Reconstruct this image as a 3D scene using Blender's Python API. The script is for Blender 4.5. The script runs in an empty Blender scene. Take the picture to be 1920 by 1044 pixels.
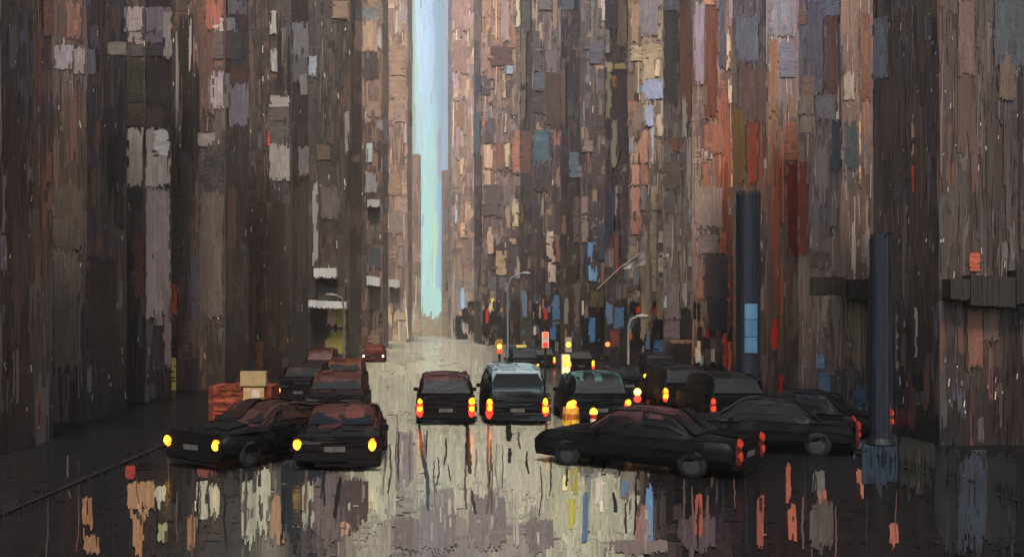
import bpy, math, random
from mathutils import Vector, Matrix
random.seed(7)
R = random.random
U = random.uniform
PI = math.pi
C = bpy.context.scene.collection
F, CX, HY, H = 1663.0, 815.0, 618.0, 3.3       # focal length in px, vanishing point, horizon, eye height
EXPO = 1.5
HAZE = .0003

# ------------------------------------------------------------------ colour
def s2l(c): return c/12.92 if c <= .04045 else ((c+.055)/1.055)**2.4
def hx(h): return tuple(s2l(int(h[i:i+2], 16)/255) for i in (0, 2, 4))
K = {'front': (1, 1, 1), 'side': (1, 1, 1), 'ground': (1, 1, 1), 'car': (1, 1, 1)}
K = {'front': (.88, .96, 1.08), 'side': (.76, .82, .92), 'ground': (1.5, 1.46, 1.54), 'car': (1.9, 2.0, 2.1)}  # side faces get lighter paint than fronts to make up for their shade
def alb(c, kind, gain=1.0):
    k = K[kind]
    return tuple(min(.85, max(.002, c[i]*gain/k[i])) for i in range(3))
GRID_Y = [40, 130, 220, 300, 390, 480, 560, 640, 700, 780]  # facade colours; street mist is painted into the low middle columns
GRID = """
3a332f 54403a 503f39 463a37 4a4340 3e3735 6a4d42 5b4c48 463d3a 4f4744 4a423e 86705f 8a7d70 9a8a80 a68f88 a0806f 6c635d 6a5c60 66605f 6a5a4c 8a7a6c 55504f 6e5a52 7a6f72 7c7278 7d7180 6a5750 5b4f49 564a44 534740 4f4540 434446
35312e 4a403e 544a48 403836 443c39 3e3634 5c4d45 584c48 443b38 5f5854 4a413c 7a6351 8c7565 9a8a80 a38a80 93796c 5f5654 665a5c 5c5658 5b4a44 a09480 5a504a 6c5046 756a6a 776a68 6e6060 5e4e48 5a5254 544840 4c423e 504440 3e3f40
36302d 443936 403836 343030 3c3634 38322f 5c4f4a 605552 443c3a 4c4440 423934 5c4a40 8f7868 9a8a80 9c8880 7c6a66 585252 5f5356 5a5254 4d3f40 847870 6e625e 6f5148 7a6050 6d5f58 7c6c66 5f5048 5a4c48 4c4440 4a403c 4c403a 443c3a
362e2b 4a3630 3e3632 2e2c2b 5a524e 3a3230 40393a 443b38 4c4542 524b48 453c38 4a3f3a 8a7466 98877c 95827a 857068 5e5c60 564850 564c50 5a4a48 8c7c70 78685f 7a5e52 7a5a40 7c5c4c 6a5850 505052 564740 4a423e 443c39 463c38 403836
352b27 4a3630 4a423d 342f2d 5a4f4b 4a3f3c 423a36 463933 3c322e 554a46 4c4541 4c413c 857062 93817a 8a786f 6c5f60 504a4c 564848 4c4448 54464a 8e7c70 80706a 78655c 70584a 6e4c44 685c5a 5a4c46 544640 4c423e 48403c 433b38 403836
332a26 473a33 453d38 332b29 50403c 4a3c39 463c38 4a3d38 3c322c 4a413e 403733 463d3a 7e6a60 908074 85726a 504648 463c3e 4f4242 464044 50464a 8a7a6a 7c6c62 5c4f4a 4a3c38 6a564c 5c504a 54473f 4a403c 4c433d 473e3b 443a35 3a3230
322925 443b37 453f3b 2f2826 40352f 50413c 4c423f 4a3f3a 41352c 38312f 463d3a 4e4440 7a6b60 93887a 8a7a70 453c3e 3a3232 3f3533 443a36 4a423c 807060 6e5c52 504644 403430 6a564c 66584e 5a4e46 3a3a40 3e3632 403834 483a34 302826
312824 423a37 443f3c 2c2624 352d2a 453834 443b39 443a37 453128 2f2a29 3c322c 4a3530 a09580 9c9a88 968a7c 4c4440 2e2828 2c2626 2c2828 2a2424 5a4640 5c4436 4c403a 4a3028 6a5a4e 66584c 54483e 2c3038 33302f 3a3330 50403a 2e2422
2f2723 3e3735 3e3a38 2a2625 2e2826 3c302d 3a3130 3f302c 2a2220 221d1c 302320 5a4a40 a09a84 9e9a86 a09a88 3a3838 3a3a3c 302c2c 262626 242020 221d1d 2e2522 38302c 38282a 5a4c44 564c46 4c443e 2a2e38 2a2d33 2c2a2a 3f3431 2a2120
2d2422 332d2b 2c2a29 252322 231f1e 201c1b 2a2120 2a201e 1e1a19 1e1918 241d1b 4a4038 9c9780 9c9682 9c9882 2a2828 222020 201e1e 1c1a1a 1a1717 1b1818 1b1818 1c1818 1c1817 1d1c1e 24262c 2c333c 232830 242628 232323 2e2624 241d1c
"""
GROUND_Y = [640, 700, 760, 820, 880, 940, 1000]  # road colours; the sky's sheen is painted into the pale centre
GROUND = """
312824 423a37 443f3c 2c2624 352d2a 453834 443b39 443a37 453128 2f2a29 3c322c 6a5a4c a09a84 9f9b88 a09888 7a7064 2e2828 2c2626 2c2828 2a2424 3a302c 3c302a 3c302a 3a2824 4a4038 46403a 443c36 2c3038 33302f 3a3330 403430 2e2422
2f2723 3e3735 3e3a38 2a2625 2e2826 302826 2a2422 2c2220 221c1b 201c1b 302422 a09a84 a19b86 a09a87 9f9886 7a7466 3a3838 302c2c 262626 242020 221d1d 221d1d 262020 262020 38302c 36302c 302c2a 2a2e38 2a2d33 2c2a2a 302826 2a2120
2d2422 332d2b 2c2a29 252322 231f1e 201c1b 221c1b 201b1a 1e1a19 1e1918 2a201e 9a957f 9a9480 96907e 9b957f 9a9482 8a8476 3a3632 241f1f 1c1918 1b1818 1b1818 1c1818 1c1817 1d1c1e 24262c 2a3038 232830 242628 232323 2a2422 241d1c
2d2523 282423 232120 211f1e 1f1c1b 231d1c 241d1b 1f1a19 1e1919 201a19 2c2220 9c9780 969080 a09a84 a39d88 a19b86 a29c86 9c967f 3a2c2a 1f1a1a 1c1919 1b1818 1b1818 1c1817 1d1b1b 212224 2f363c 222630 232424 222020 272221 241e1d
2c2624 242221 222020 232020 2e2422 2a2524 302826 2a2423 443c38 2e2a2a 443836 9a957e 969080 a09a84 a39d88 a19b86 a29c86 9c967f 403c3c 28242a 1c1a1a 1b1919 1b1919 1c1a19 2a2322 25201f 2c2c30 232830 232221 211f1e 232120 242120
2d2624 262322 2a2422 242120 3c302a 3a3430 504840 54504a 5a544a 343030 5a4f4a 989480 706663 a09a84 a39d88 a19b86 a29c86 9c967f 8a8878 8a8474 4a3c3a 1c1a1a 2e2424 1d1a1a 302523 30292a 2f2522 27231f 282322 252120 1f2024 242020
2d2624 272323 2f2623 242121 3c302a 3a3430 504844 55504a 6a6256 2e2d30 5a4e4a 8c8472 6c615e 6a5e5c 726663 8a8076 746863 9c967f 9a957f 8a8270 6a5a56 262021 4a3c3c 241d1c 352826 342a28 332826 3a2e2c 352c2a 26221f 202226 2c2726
"""
def load(g): return [[hx(w) for w in line.split()] for line in g.strip().splitlines()]
GW, GG = load(GRID), load(GROUND)
def sample(G, ys, px, py):
    gx = min(30.999, max(0, (px-30)/60)); i = int(gx); fx = gx-i
    j = 0
    while j < len(ys)-2 and py > ys[j+1]: j += 1
    fy = min(1, max(0, (py-ys[j])/(ys[j+1]-ys[j])))
    a, b, c, d = G[j][i], G[j][i+1], G[j+1][i], G[j+1][i+1]
    return tuple((a[k]*(1-fx)+b[k]*fx)*(1-fy)+(c[k]*(1-fx)+d[k]*fx)*fy for k in range(3))
def mixc(a, b, t): return tuple(a[k]*(1-t)+b[k]*t for k in range(3))
def scl(c, s): return tuple(x*s for x in c)

# ------------------------------------------------------------------ mesh buffer
class Buf:
    def __init__(s): s.v = []; s.f = []; s.c = []; s.uv = []
    def add(s, pts, faces, col, uvs=None):
        n = len(s.v); s.v += pts; s.f += [tuple(n+i for i in f) for f in faces]
        s.c += (col if isinstance(col, list) else [col]*len(pts))
        s.uv += uvs if uvs else [(p[0]*.3+p[1]*.11, p[2]*.3+p[1]*.17) for p in pts]
    def quad(s, a, b, c, d, col): s.add([a, b, c, d], [(0, 1, 2, 3)], col)
    def box(s, x0, y0, z0, x1, y1, z1, col):
        p = [(x0,y0,z0),(x1,y0,z0),(x1,y1,z0),(x0,y1,z0),(x0,y0,z1),(x1,y0,z1),(x1,y1,z1),(x0,y1,z1)]
        s.add(p, [(3,2,1,0),(4,5,6,7),(0,1,5,4),(1,2,6,5),(2,3,7,6),(3,0,4,7)], col)
    def tube(s, path, r, col, n=8, cap=True):
        rs = r if isinstance(r, (list, tuple)) else [r]*len(path)
        base = len(s.v); pts = []
        P = [Vector(p) for p in path]
        for i, p in enumerate(P):
            d = (P[min(i+1, len(P)-1)]-P[max(i-1, 0)]).normalized()
            u = d.cross(Vector((0, 0, 1)) if abs(d.z) < .9 else Vector((1, 0, 0))).normalized(); w = d.cross(u)
            for k in range(n):
                a = 2*PI*k/n; q = p+(u*math.cos(a)+w*math.sin(a))*rs[i]; pts.append(tuple(q))
        fs = [(i*n+k, i*n+(k+1) % n, (i+1)*n+(k+1) % n, (i+1)*n+k) for i in range(len(P)-1) for k in range(n)]
        if cap: fs += [tuple(range(n)), tuple((len(P)-1)*n+k for k in reversed(range(n)))]
        s.add(pts, fs, col)
    def build(s, name, mat, parent=None, smooth=False):
        me = bpy.data.meshes.new(name)
        off = parent_world(parent) if parent else Matrix()
        inv = off.inverted() if parent else None
        vs = [tuple(inv @ Vector(p)) for p in s.v] if parent and s.world else s.v
        me.from_pydata(vs, [], s.f)
        at = me.attributes.new('paint', 'FLOAT_COLOR', 'POINT')
        at.data.foreach_set('color', [x for c in s.c for x in (c[0], c[1], c[2], 1.0)])
        ua = me.attributes.new('brush', 'FLOAT2', 'POINT')
        ua.data.foreach_set('vector', [x for u in s.uv for x in u])
        if smooth: me.polygons.foreach_set('use_smooth', [True]*len(me.polygons))
        me.materials.append(mat); me.update()
        o = bpy.data.objects.new(name, me); C.objects.link(o)
        if parent: o.parent = parent
        return o
    world = True
def parent_world(o):
    m = Matrix.LocRotScale(o.location, o.rotation_euler, None)
    return parent_world(o.parent) @ m if o.parent else m

# ------------------------------------------------------------------ materials
def material(name, rough=.5, spec=.35, bump=.25, emis=None, coat=0, streak=(60, 2.5), metallic=0, var=.3, coatbump=None):
    m = bpy.data.materials.new(name); m.use_nodes = True
    nt = m.node_tree; N = nt.nodes; L = nt.links
    b = N['Principled BSDF']
    a = N.new('ShaderNodeAttribute'); a.attribute_name = 'paint'
    u = N.new('ShaderNodeAttribute'); u.attribute_name = 'brush'
    mp = N.new('ShaderNodeMapping'); mp.inputs['Scale'].default_value = (streak[0], streak[1], 1)
    L.new(u.outputs['Vector'], mp.inputs['Vector'])
    n = N.new('ShaderNodeTexNoise'); n.inputs['Scale'].default_value = 1; n.inputs['Detail'].default_value = 5; n.inputs['Roughness'].default_value = .65
    L.new(mp.outputs[0], n.inputs['Vector'])
    mr = N.new('ShaderNodeMapRange'); mr.inputs['From Min'].default_value = .3; mr.inputs['From Max'].default_value = .7
    mr.inputs['To Min'].default_value = 1-var; mr.inputs['To Max'].default_value = 1+var
    L.new(n.outputs['Fac'], mr.inputs['Value'])
    mul = N.new('ShaderNodeVectorMath'); mul.operation = 'SCALE'
    L.new(a.outputs['Color'], mul.inputs[0]); L.new(mr.outputs[0], mul.inputs['Scale'])
    n2 = N.new('ShaderNodeTexNoise'); n2.inputs['Scale'].default_value = 14; n2.inputs['Detail'].default_value = 4
    L.new(u.outputs['Vector'], n2.inputs['Vector'])
    ad = N.new('ShaderNodeMath'); ad.operation = 'ADD'
    L.new(n.outputs['Fac'], ad.inputs[0]); L.new(n2.outputs['Fac'], ad.inputs[1])
    bp = N.new('ShaderNodeBump'); bp.inputs['Strength'].default_value = bump; bp.inputs['Distance'].default_value = .05
    L.new(ad.outputs[0], bp.inputs['Height'])
    L.new(bp.outputs[0], b.inputs['Normal'])
    b.inputs['Roughness'].default_value = rough; b.inputs['Specular IOR Level'].default_value = spec
    b.inputs['Metallic'].default_value = metallic
    b.inputs['Coat Weight'].default_value = coat; b.inputs['Coat Roughness'].default_value = .12
    if coatbump:
        g = N.new('ShaderNodeTexCoord'); m3 = N.new('ShaderNodeMapping'); m3.inputs['Scale'].default_value = coatbump[0]
        L.new(g.outputs['Object'], m3.inputs[0])
        n3 = N.new('ShaderNodeTexNoise'); n3.inputs['Scale'].default_value = 1; n3.inputs['Detail'].default_value = 3
        L.new(m3.outputs[0], n3.inputs['Vector'])
        b3 = N.new('ShaderNodeBump'); b3.inputs['Strength'].default_value = coatbump[1]; b3.inputs['Distance'].default_value = .02
        L.new(n3.outputs['Fac'], b3.inputs['Height']); L.new(b3.outputs[0], b.inputs['Coat Normal'])
    if emis:
        b.inputs['Base Color'].default_value = (0, 0, 0, 1); b.inputs['Specular IOR Level'].default_value = 0
        L.new(mul.outputs[0], b.inputs['Emission Color']); b.inputs['Emission Strength'].default_value = emis
    else:
        L.new(mul.outputs[0], b.inputs['Base Color'])
    return m
M_WALL = material('oil_paint_wall', rough=.45, spec=.15, bump=.2, streak=(28, 2.2), var=.13)
M_DAUB = material('oil_paint_daub', rough=.42, spec=.18, bump=.35, streak=(26, 5), var=.14)
M_ROAD = material('wet_road', rough=.6, spec=.05, bump=.3, coat=.26, streak=(30, 3), var=.22, coatbump=((.9, 6, 1), .5))
M_CAR = material('car_paint', rough=.5, spec=.1, bump=.35, coat=.0, streak=(2, 14), var=.35)
M_GLASS = material('car_glass', rough=.4, spec=.1, bump=.2, streak=(2, 14), var=.4)
M_RUBBER = material('rubber', rough=.8, spec=.2, bump=.2)
M_METAL = material('painted_metal', rough=.5, spec=.2, bump=.4)
M_LAMP = material('lamp_glow', emis=1.0, var=.25, streak=(20, 20))
M_SKY = material('sky_light', emis=1.12/2**EXPO, var=.05, bump=0, streak=(14, 1.2))

# ------------------------------------------------------------------ surfaces: the street profile in plan
class Seg:
    def __init__(s, kind, a0, a1, Y=None, X=None, key='front'):
        s.ext = 4; s.kind, s.a0, s.a1, s.Y, s.X, s.key, s.n = kind, min(a0, a1), max(a0, a1), Y, X, key, 0
    def depth(s, px):
        return s.Y if s.kind == 'f' else s.X*F/((px-CX) or 1e-6)
    def P(s, px, py, off=0):
        px = min(s.a1+(s.ext if s.Y and CX > s.a1 else 0), max(s.a0-(s.ext if s.Y and CX < s.a0 else 0), px)); Y = s.depth(px)
        z = max(.02, H+(HY-py)/F*Y)
        if s.kind == 'f': return ((px-CX)/F*Y, s.Y-off, z)
        return (s.X+(off if s.X < 0 else -off), Y, z)
class Ground:
    a0, a1, key, n = -3000, 5000, 'ground', 0
    def depth(s, px): return 30
    def P(s, px, py, off=0):
        Y = F*H/(max(py, 627)-HY); X = (px-CX)/F*Y
        return (X, Y, off + (.13 if (X < KL or X > KR) else 0))
KL, KR = -7.6, 11.0

def stroke(B, S, x0, y0, x1, y1, col, d='v', rag=.12, jit=.08, rib=2.6, miss=.06, proud=0, lean=0, end=None):
    """one loaded brush stroke laid on surface S as a bundle of bristle ribbons"""
    S.n += 1
    isg = isinstance(S, Ground)
    Y = 1 if isg else S.depth((x0+x1)/2)
    step = 1.2e-5 if isg else 1.6e-6*Y
    base = S.n*step + proud + (0.004 if isg else 0)
    w, h = x1-x0, y1-y0
    across, along = (w, h) if d == 'v' else (h, w)
    n = max(1, int(round(across/rib)))
    m = 2 if along < 40 else 4
    ph = R()*10; curve = U(-1, 1)*min(3, across*.12)
    for k in range(n):
        if n > 2 and R() < miss: continue
        a = k/n; b = (k+1)/n
        e0 = (R()**2)*rag*along*.5+(1-abs(2*a-1)**2)*-1.5; e1 = (R()**2)*rag*along*.7
        g = 1+U(-1, 1)*jit+.5*jit*math.sin(ph+k*1.3)
        cc = scl(col, g)
        pts = []; cs = []; uvs = []
        o = base+R()*step*.8
        for i in range(m+1):
            t = i/m
            wob = U(-.5, .5)*min(1.0, across*.05)+curve*math.sin(t*PI)+lean*t
            if d == 'v':
                ya = y0+e0+(h-e0-e1)*t
                A = S.P(x0+a*w+wob, ya, o); Bp = S.P(x0+b*w+wob+.15, ya, o)
            else:
                xa = x0+e0+(w-e0-e1)*t
                A = S.P(xa, y0+a*h+wob, o); Bp = S.P(xa, y0+b*h+wob+.15, o)
            pts += [A, Bp]
            c2 = cc if end is None else mixc(cc, end, t)
            f = 1+U(-1, 1)*jit*.4
            cs += [scl(c2, f)]*2
            if d == 'v': uvs += [(x0+a*w, y0+t*h), (x0+b*w, y0+t*h)]
            else: uvs += [(y0+a*h, x0+t*w), (y0+b*h, x0+t*w)]
        fs = []
        for i in range(m):
            q = (2*i, 2*i+1, 2*i+3, 2*i+2)
            fs.append(q if d == 'h' else q[::-1])
        B.add(pts, fs, cs, [(u*.012+ph, v*.012) for u, v in uvs])

def tag(o, label=None, cat=None, group=None, kind=None):
    if label: o['label'] = label
    if cat: o['category'] = cat
    if group: o['group'] = group
    if kind: o['kind'] = kind
    return o
def empty(name, loc, label, cat, group=None, rz=0):
    o = bpy.data.objects.new(name, None); C.objects.link(o); o.location = loc; o.rotation_euler = (0, 0, rz)
    return tag(o, label, cat, group)

# towers: inner corner px, back edge px, near depth, visible start px, height
TW = [
 ('L', 0, 98, 22, -420, 'near dark brown tower at the left edge with scraped vertical streaks and no lit panels'),
 ('L', 160, 237, 30, 98, 'brown tower with dull lilac blocks high up, second tower from the left edge'),
 ('L', 270, 321, 38, 237, 'dark tower carrying a tall pale column and a large lilac panel above it'),
 ('L', 420, 466, 46, 321, 'grey brown tower with rust edges and stepped lilac panels, left of the orange marked block'),
 ('L', 545, 578, 60, 466, 'charcoal tower with pale grey windows and orange red marks, left of the yellow shop front'),
 ('L', 655, 678, 90, 578, 'dark tower with a large tan panel near its top and a yellow lit shop front'),
 ('L', 715, 728, 140, 678, 'tan and brown tower with a pale grey awning left of the bright sky gap'),
 ('L', 762, 773, 220, 728, 'hazy beige tower touching the left side of the bright sky gap'),
 ('R', 1760, 1638, 24, 2340, 'near brown tower at the right edge with a dark canopy band and black lower floors'),
 ('R', 1580, 1498, 33, 1638, 'brown tower with slate blue blocks and thin pale scratches, behind the shorter navy pillar'),
 ('R', 1440, 1374, 42, 1498, 'mauve and orange tower with a long dark red panel, behind the taller navy pillar'),
 ('R', 1300, 1244, 54, 1374, 'rust brown tower with a tall lilac strip and an ochre band'),
 ('R', 1180, 1135, 70, 1244, 'beige tower with cream windows and pale blue panes above a blue shop row'),
 ('R', 1090, 1052, 95, 1135, 'slate and mauve tower with a red vertical sign and a thin pale edge'),
 ('R', 1000, 976, 130, 1052, 'dark grey tower with teal blocks and a long cream strip on its edge'),
 ('R', 905, 889, 190, 976, 'pinkish tower with many small peach windows right of the sky gap'),
 ('R', 848, 840, 300, 889, 'hazy lilac tower touching the right side of the bright sky gap'),
 ('L', 786, 789, 420, 773, 'farthest low tan tower in the haze left of the sky gap'),
 ('R', 832, 828, 430, 840, 'farthest low pale tower in the haze right of the sky gap'),
]
SEGS = []
TOP = {17: 300, 18: 330}
towers = []
for i, (side, xc, xb, Y, xs, label) in enumerate(TW):
    X = (xc-CX)/F*Y
    Yb = X*F/(xb-CX)
    sf = Seg('f', xs, xc, Y=Y, key='front'); ss = Seg('s', xc, xb, X=X, key='side')
    ytop = TOP.get(i, -30)
    z1 = H+(HY-ytop)/F*Y + (0 if i in TOP else [3, 5, 4, 6, 5, 8, 9, 12, 4, 6, 5, 8, 7, 10, 12, 9, 16][i])
    root = empty('tower', ((X), Y, 0), label, 'building', 'towers lining the street')
    B = Buf()
    out = -1 if side == 'L' else 1
    wid = 16 if Y < 100 else 30
    xo = X+out*wid
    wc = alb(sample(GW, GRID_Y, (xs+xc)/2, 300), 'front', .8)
    B.box(min(X, xo), Y, 0, max(X, xo), Yb, z1, wc)
    towers.append(dict(root=root, B=B, sf=sf, ss=ss, X=X, Y=Y, Yb=Yb, z1=z1, ytop=ytop, out=out, side=side, win=0))
    SEGS += [(sf, i), (ss, i)]
TGAIN = [1.2, .97, .88, .95, .78, .62, .72, 1.0, .82, 1.3, 1.3, 1.15, .95, .78, .76, .82, .95, .8, .8]
def seg_at(px):
    for s, i in SEGS:
        if s.a0 <= px < s.a1: return s, i
    return None, None

# ------------------------------------------------------------------ facade strokes
def busy(px, py):   # how broken into small blocks the painting is here
    b = math.exp(-((px-1000)/330)**2)*1.0+.25*math.exp(-((px-560)/200)**2)
    return min(1, b)*(1 if py < 560 else .6)
def fill(seg, i, xa, xb, ya, yb, n, wr, hr, d, jc, lum, jit, rib=2.6, palette=None, gate=None):
    T = towers[i]
    for _ in range(n):
        cx, cy = U(xa, xb), U(ya, yb)
        if gate and R() > gate(cx, cy): continue
        w, h = U(*wr), U(*hr)
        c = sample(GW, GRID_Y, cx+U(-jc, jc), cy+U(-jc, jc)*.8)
        c = scl(c, math.exp(U(-lum, lum)))
        c = (c[0]*(1+U(-.06, .06)), c[1], c[2]*(1+U(-.09, .09)))
        if palette and R() < .28: c = mixc(c, hx(random.choice(palette)), U(.35, .8))
        ex = U(-1, 3.5)*(1 if seg.kind == 'f' and h < 150 else 0)
        x0, x1 = max(xa-(ex if xb > CX else 0), cx-w/2), min(xb+(ex if xb < CX else 0), cx+w/2)
        if x1-x0 < 1.5: continue
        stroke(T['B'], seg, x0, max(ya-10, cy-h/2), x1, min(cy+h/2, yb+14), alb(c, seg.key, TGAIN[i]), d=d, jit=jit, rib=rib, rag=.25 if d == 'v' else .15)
PAL = ['b5967f', 'a48974', '5c5158', '6e7d86', '8c8a94', 'c0a68c', '4a3f42', '9c6f5f', '8d7a6f', '443a3c', '7a6e78']
PALD = ['5c5552', '3a3431', '6a4d42', '4c4c55', '2e2a29', '6b6466']
for seg, i in SEGS:
    T = towers[i]
    xa, xb = max(seg.a0, -160), min(seg.a1, 2080)
    yb = HY+F*H/T['Y']+2
    ya = T['ytop']-20 if i not in TOP else T['ytop']
    area = (xb-xa)*(yb-ya)/1000.0
    centre = 640 < (xa+xb)/2 < 1460
    pal = PAL if centre else PALD
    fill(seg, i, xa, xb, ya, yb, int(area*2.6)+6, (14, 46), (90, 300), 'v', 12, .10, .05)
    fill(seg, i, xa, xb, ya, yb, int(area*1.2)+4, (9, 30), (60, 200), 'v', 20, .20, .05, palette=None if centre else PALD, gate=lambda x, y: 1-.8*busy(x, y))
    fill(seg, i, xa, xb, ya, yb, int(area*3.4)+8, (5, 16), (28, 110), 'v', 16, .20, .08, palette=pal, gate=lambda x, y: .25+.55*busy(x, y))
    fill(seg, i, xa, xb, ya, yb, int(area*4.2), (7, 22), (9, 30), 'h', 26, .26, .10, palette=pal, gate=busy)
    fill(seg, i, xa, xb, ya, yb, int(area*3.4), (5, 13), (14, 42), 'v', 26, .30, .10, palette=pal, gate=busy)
    # scraped ridges: thin dark lines, and thin pale ones painted as glints
    for _ in range(int(area*1.3)):
        cx, cy = U(xa, xb), U(ya, yb-30); h = U(14, 90); w = U(.9, 2.0)
        c = sample(GW, GRID_Y, cx, cy); c = scl(c, U(1.4, 2.6)) if R() < .5 else scl(c, U(.4, .7))
        stroke(T['B'], seg, cx-w/2, cy-h/2, cx+w/2, min(yb, cy+h/2), alb(c, seg.key, TGAIN[i]), rib=1.2, rag=.5, lean=U(-3, 3))

for seg, i in SEGS:  # bright flecks painted as glints on the wall relief
    if i in TOP: continue
    for _ in range(int((min(seg.a1, 1960)-max(seg.a0, -40))*(.28 if seg.a0 < 640 or seg.a0 > 1440 else .15))):
        cx, cy = U(max(seg.a0, -40), min(seg.a1, 1960)), U(0, HY+F*H/towers[i]['Y']-60)
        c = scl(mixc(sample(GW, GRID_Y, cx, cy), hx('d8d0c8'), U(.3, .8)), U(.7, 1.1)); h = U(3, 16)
        stroke(towers[i]['B'], seg, cx, cy, cx+U(.8, 1.8), cy+h, alb(c, seg.key), rib=1.2, rag=.5, lean=U(-2, 2))
# long dragged streaks that run down several storeys
LS = '''1345 150 1372 420 8a5040;1355 300 1368 560 7a4030;1425 150 1436 420 9a5444;1442 120 1452 520 86523f;1450 250 1460 640 8a4634;1466 250 1470 480 c85a38;1408 230 1412 345 d06040;1362 450 1366 700 b05a38;1386 100 1404 340 8c8088
1524 40 1545 220 847a80;1530 230 1552 430 7c6c66;1540 430 1560 640 746a60;1568 120 1573 420 c0b0a0;1500 420 1520 700 6e5f55;1480 500 1500 700 7a6a5c;1590 480 1620 700 6a6050;1650 40 1700 400 5c4c44;1705 100 1750 500 5a4a42;1790 40 1830 500 54443c;1840 120 1860 420 443a36
8 0 40 600 3a2c28;62 0 76 300 5c3e34;75 300 90 600 6a4a3c;100 400 150 790 57504b;190 200 234 500 201f1e;255 360 268 560 a09890;276 350 286 640 958a82;292 350 300 620 a89e96;303 360 312 700 8f8480;330 0 380 400 2e2928;360 400 400 690 4c4442;405 360 416 600 5c4c44;425 420 440 700 54453d;468 420 482 700 4e3a30;495 350 540 700 382f2b
547 340 575 560 6a5c58;588 330 596 560 a8a29e;100 150 112 500 554842;218 60 230 420 282524;310 20 318 240 25201f;330 60 336 330 7a7474;355 30 360 210 8c8684;520 40 528 300 2a2625;536 0 544 330 2c2827;470 60 478 360 5a4e4a;20 340 48 760 41322c;140 470 150 800 6e665f
1690 360 1700 660 6a5850;1760 60 1765 420 6c6058;1880 160 1900 500 4a403c;1905 120 1915 560 302a29;1615 40 1628 300 6e5248;1596 350 1604 560 8a807c;1622 360 1630 600 7a6e68;1486 20 1494 300 665c5e;1460 480 1468 640 a05a40;1318 240 1330 470 9a6854;1290 250 1299 420 a89488'''
for item in LS.replace('\n', ';').split(';'):
    w = item.split(); x0, y0, x1, y1 = map(float, w[:4])
    for _ in range(3):
        cx = (x0+x1)/2+U(-.3, .3)*(x1-x0); ww = (x1-x0)*U(.4, .8); cy0 = y0+U(0, .4)*(y1-y0); cy1 = cy0+U(.35, .6)*(y1-y0)
        s, i = seg_at(cx)
        if s: stroke(towers[i]['B'], s, max(s.a0, cx-ww/2), cy0, min(s.a1, cx+ww/2), cy1, alb(scl(hx(w[4]), U(.85, 1.2)), s.key, TGAIN[i]), jit=.09, rag=.5, rib=1.8, miss=.2)
# the crowded dark street level with its small coloured shop lights and goods
CLUT = ['5680ab', '7a98b8', 'b0a898', 'cfc3ad', 'c05a30', 'a8301f', 'c89a38', '8a7670', '3c5878', '9a6a50', '6a4a3c']
for _ in range(760):
    cx = random.gauss(1050, 120) if R() < .8 else U(860, 1380); cy = U(560, 720)
    s, i = seg_at(cx)
    if not s or s.a0 < 846 or cx > 1400 or cy > HY+F*H/s.depth(cx): continue
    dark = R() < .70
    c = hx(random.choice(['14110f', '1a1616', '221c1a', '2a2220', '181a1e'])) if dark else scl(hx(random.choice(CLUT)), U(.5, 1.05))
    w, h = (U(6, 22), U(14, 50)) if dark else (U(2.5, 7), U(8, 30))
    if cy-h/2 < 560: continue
    stroke(towers[i]['B'], s, max(s.a0, cx-w/2), cy-h/2, min(s.a1, cx+w/2), cy+h/2, alb(c, s.key), jit=.1, rag=.35, rib=1.8)

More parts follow.
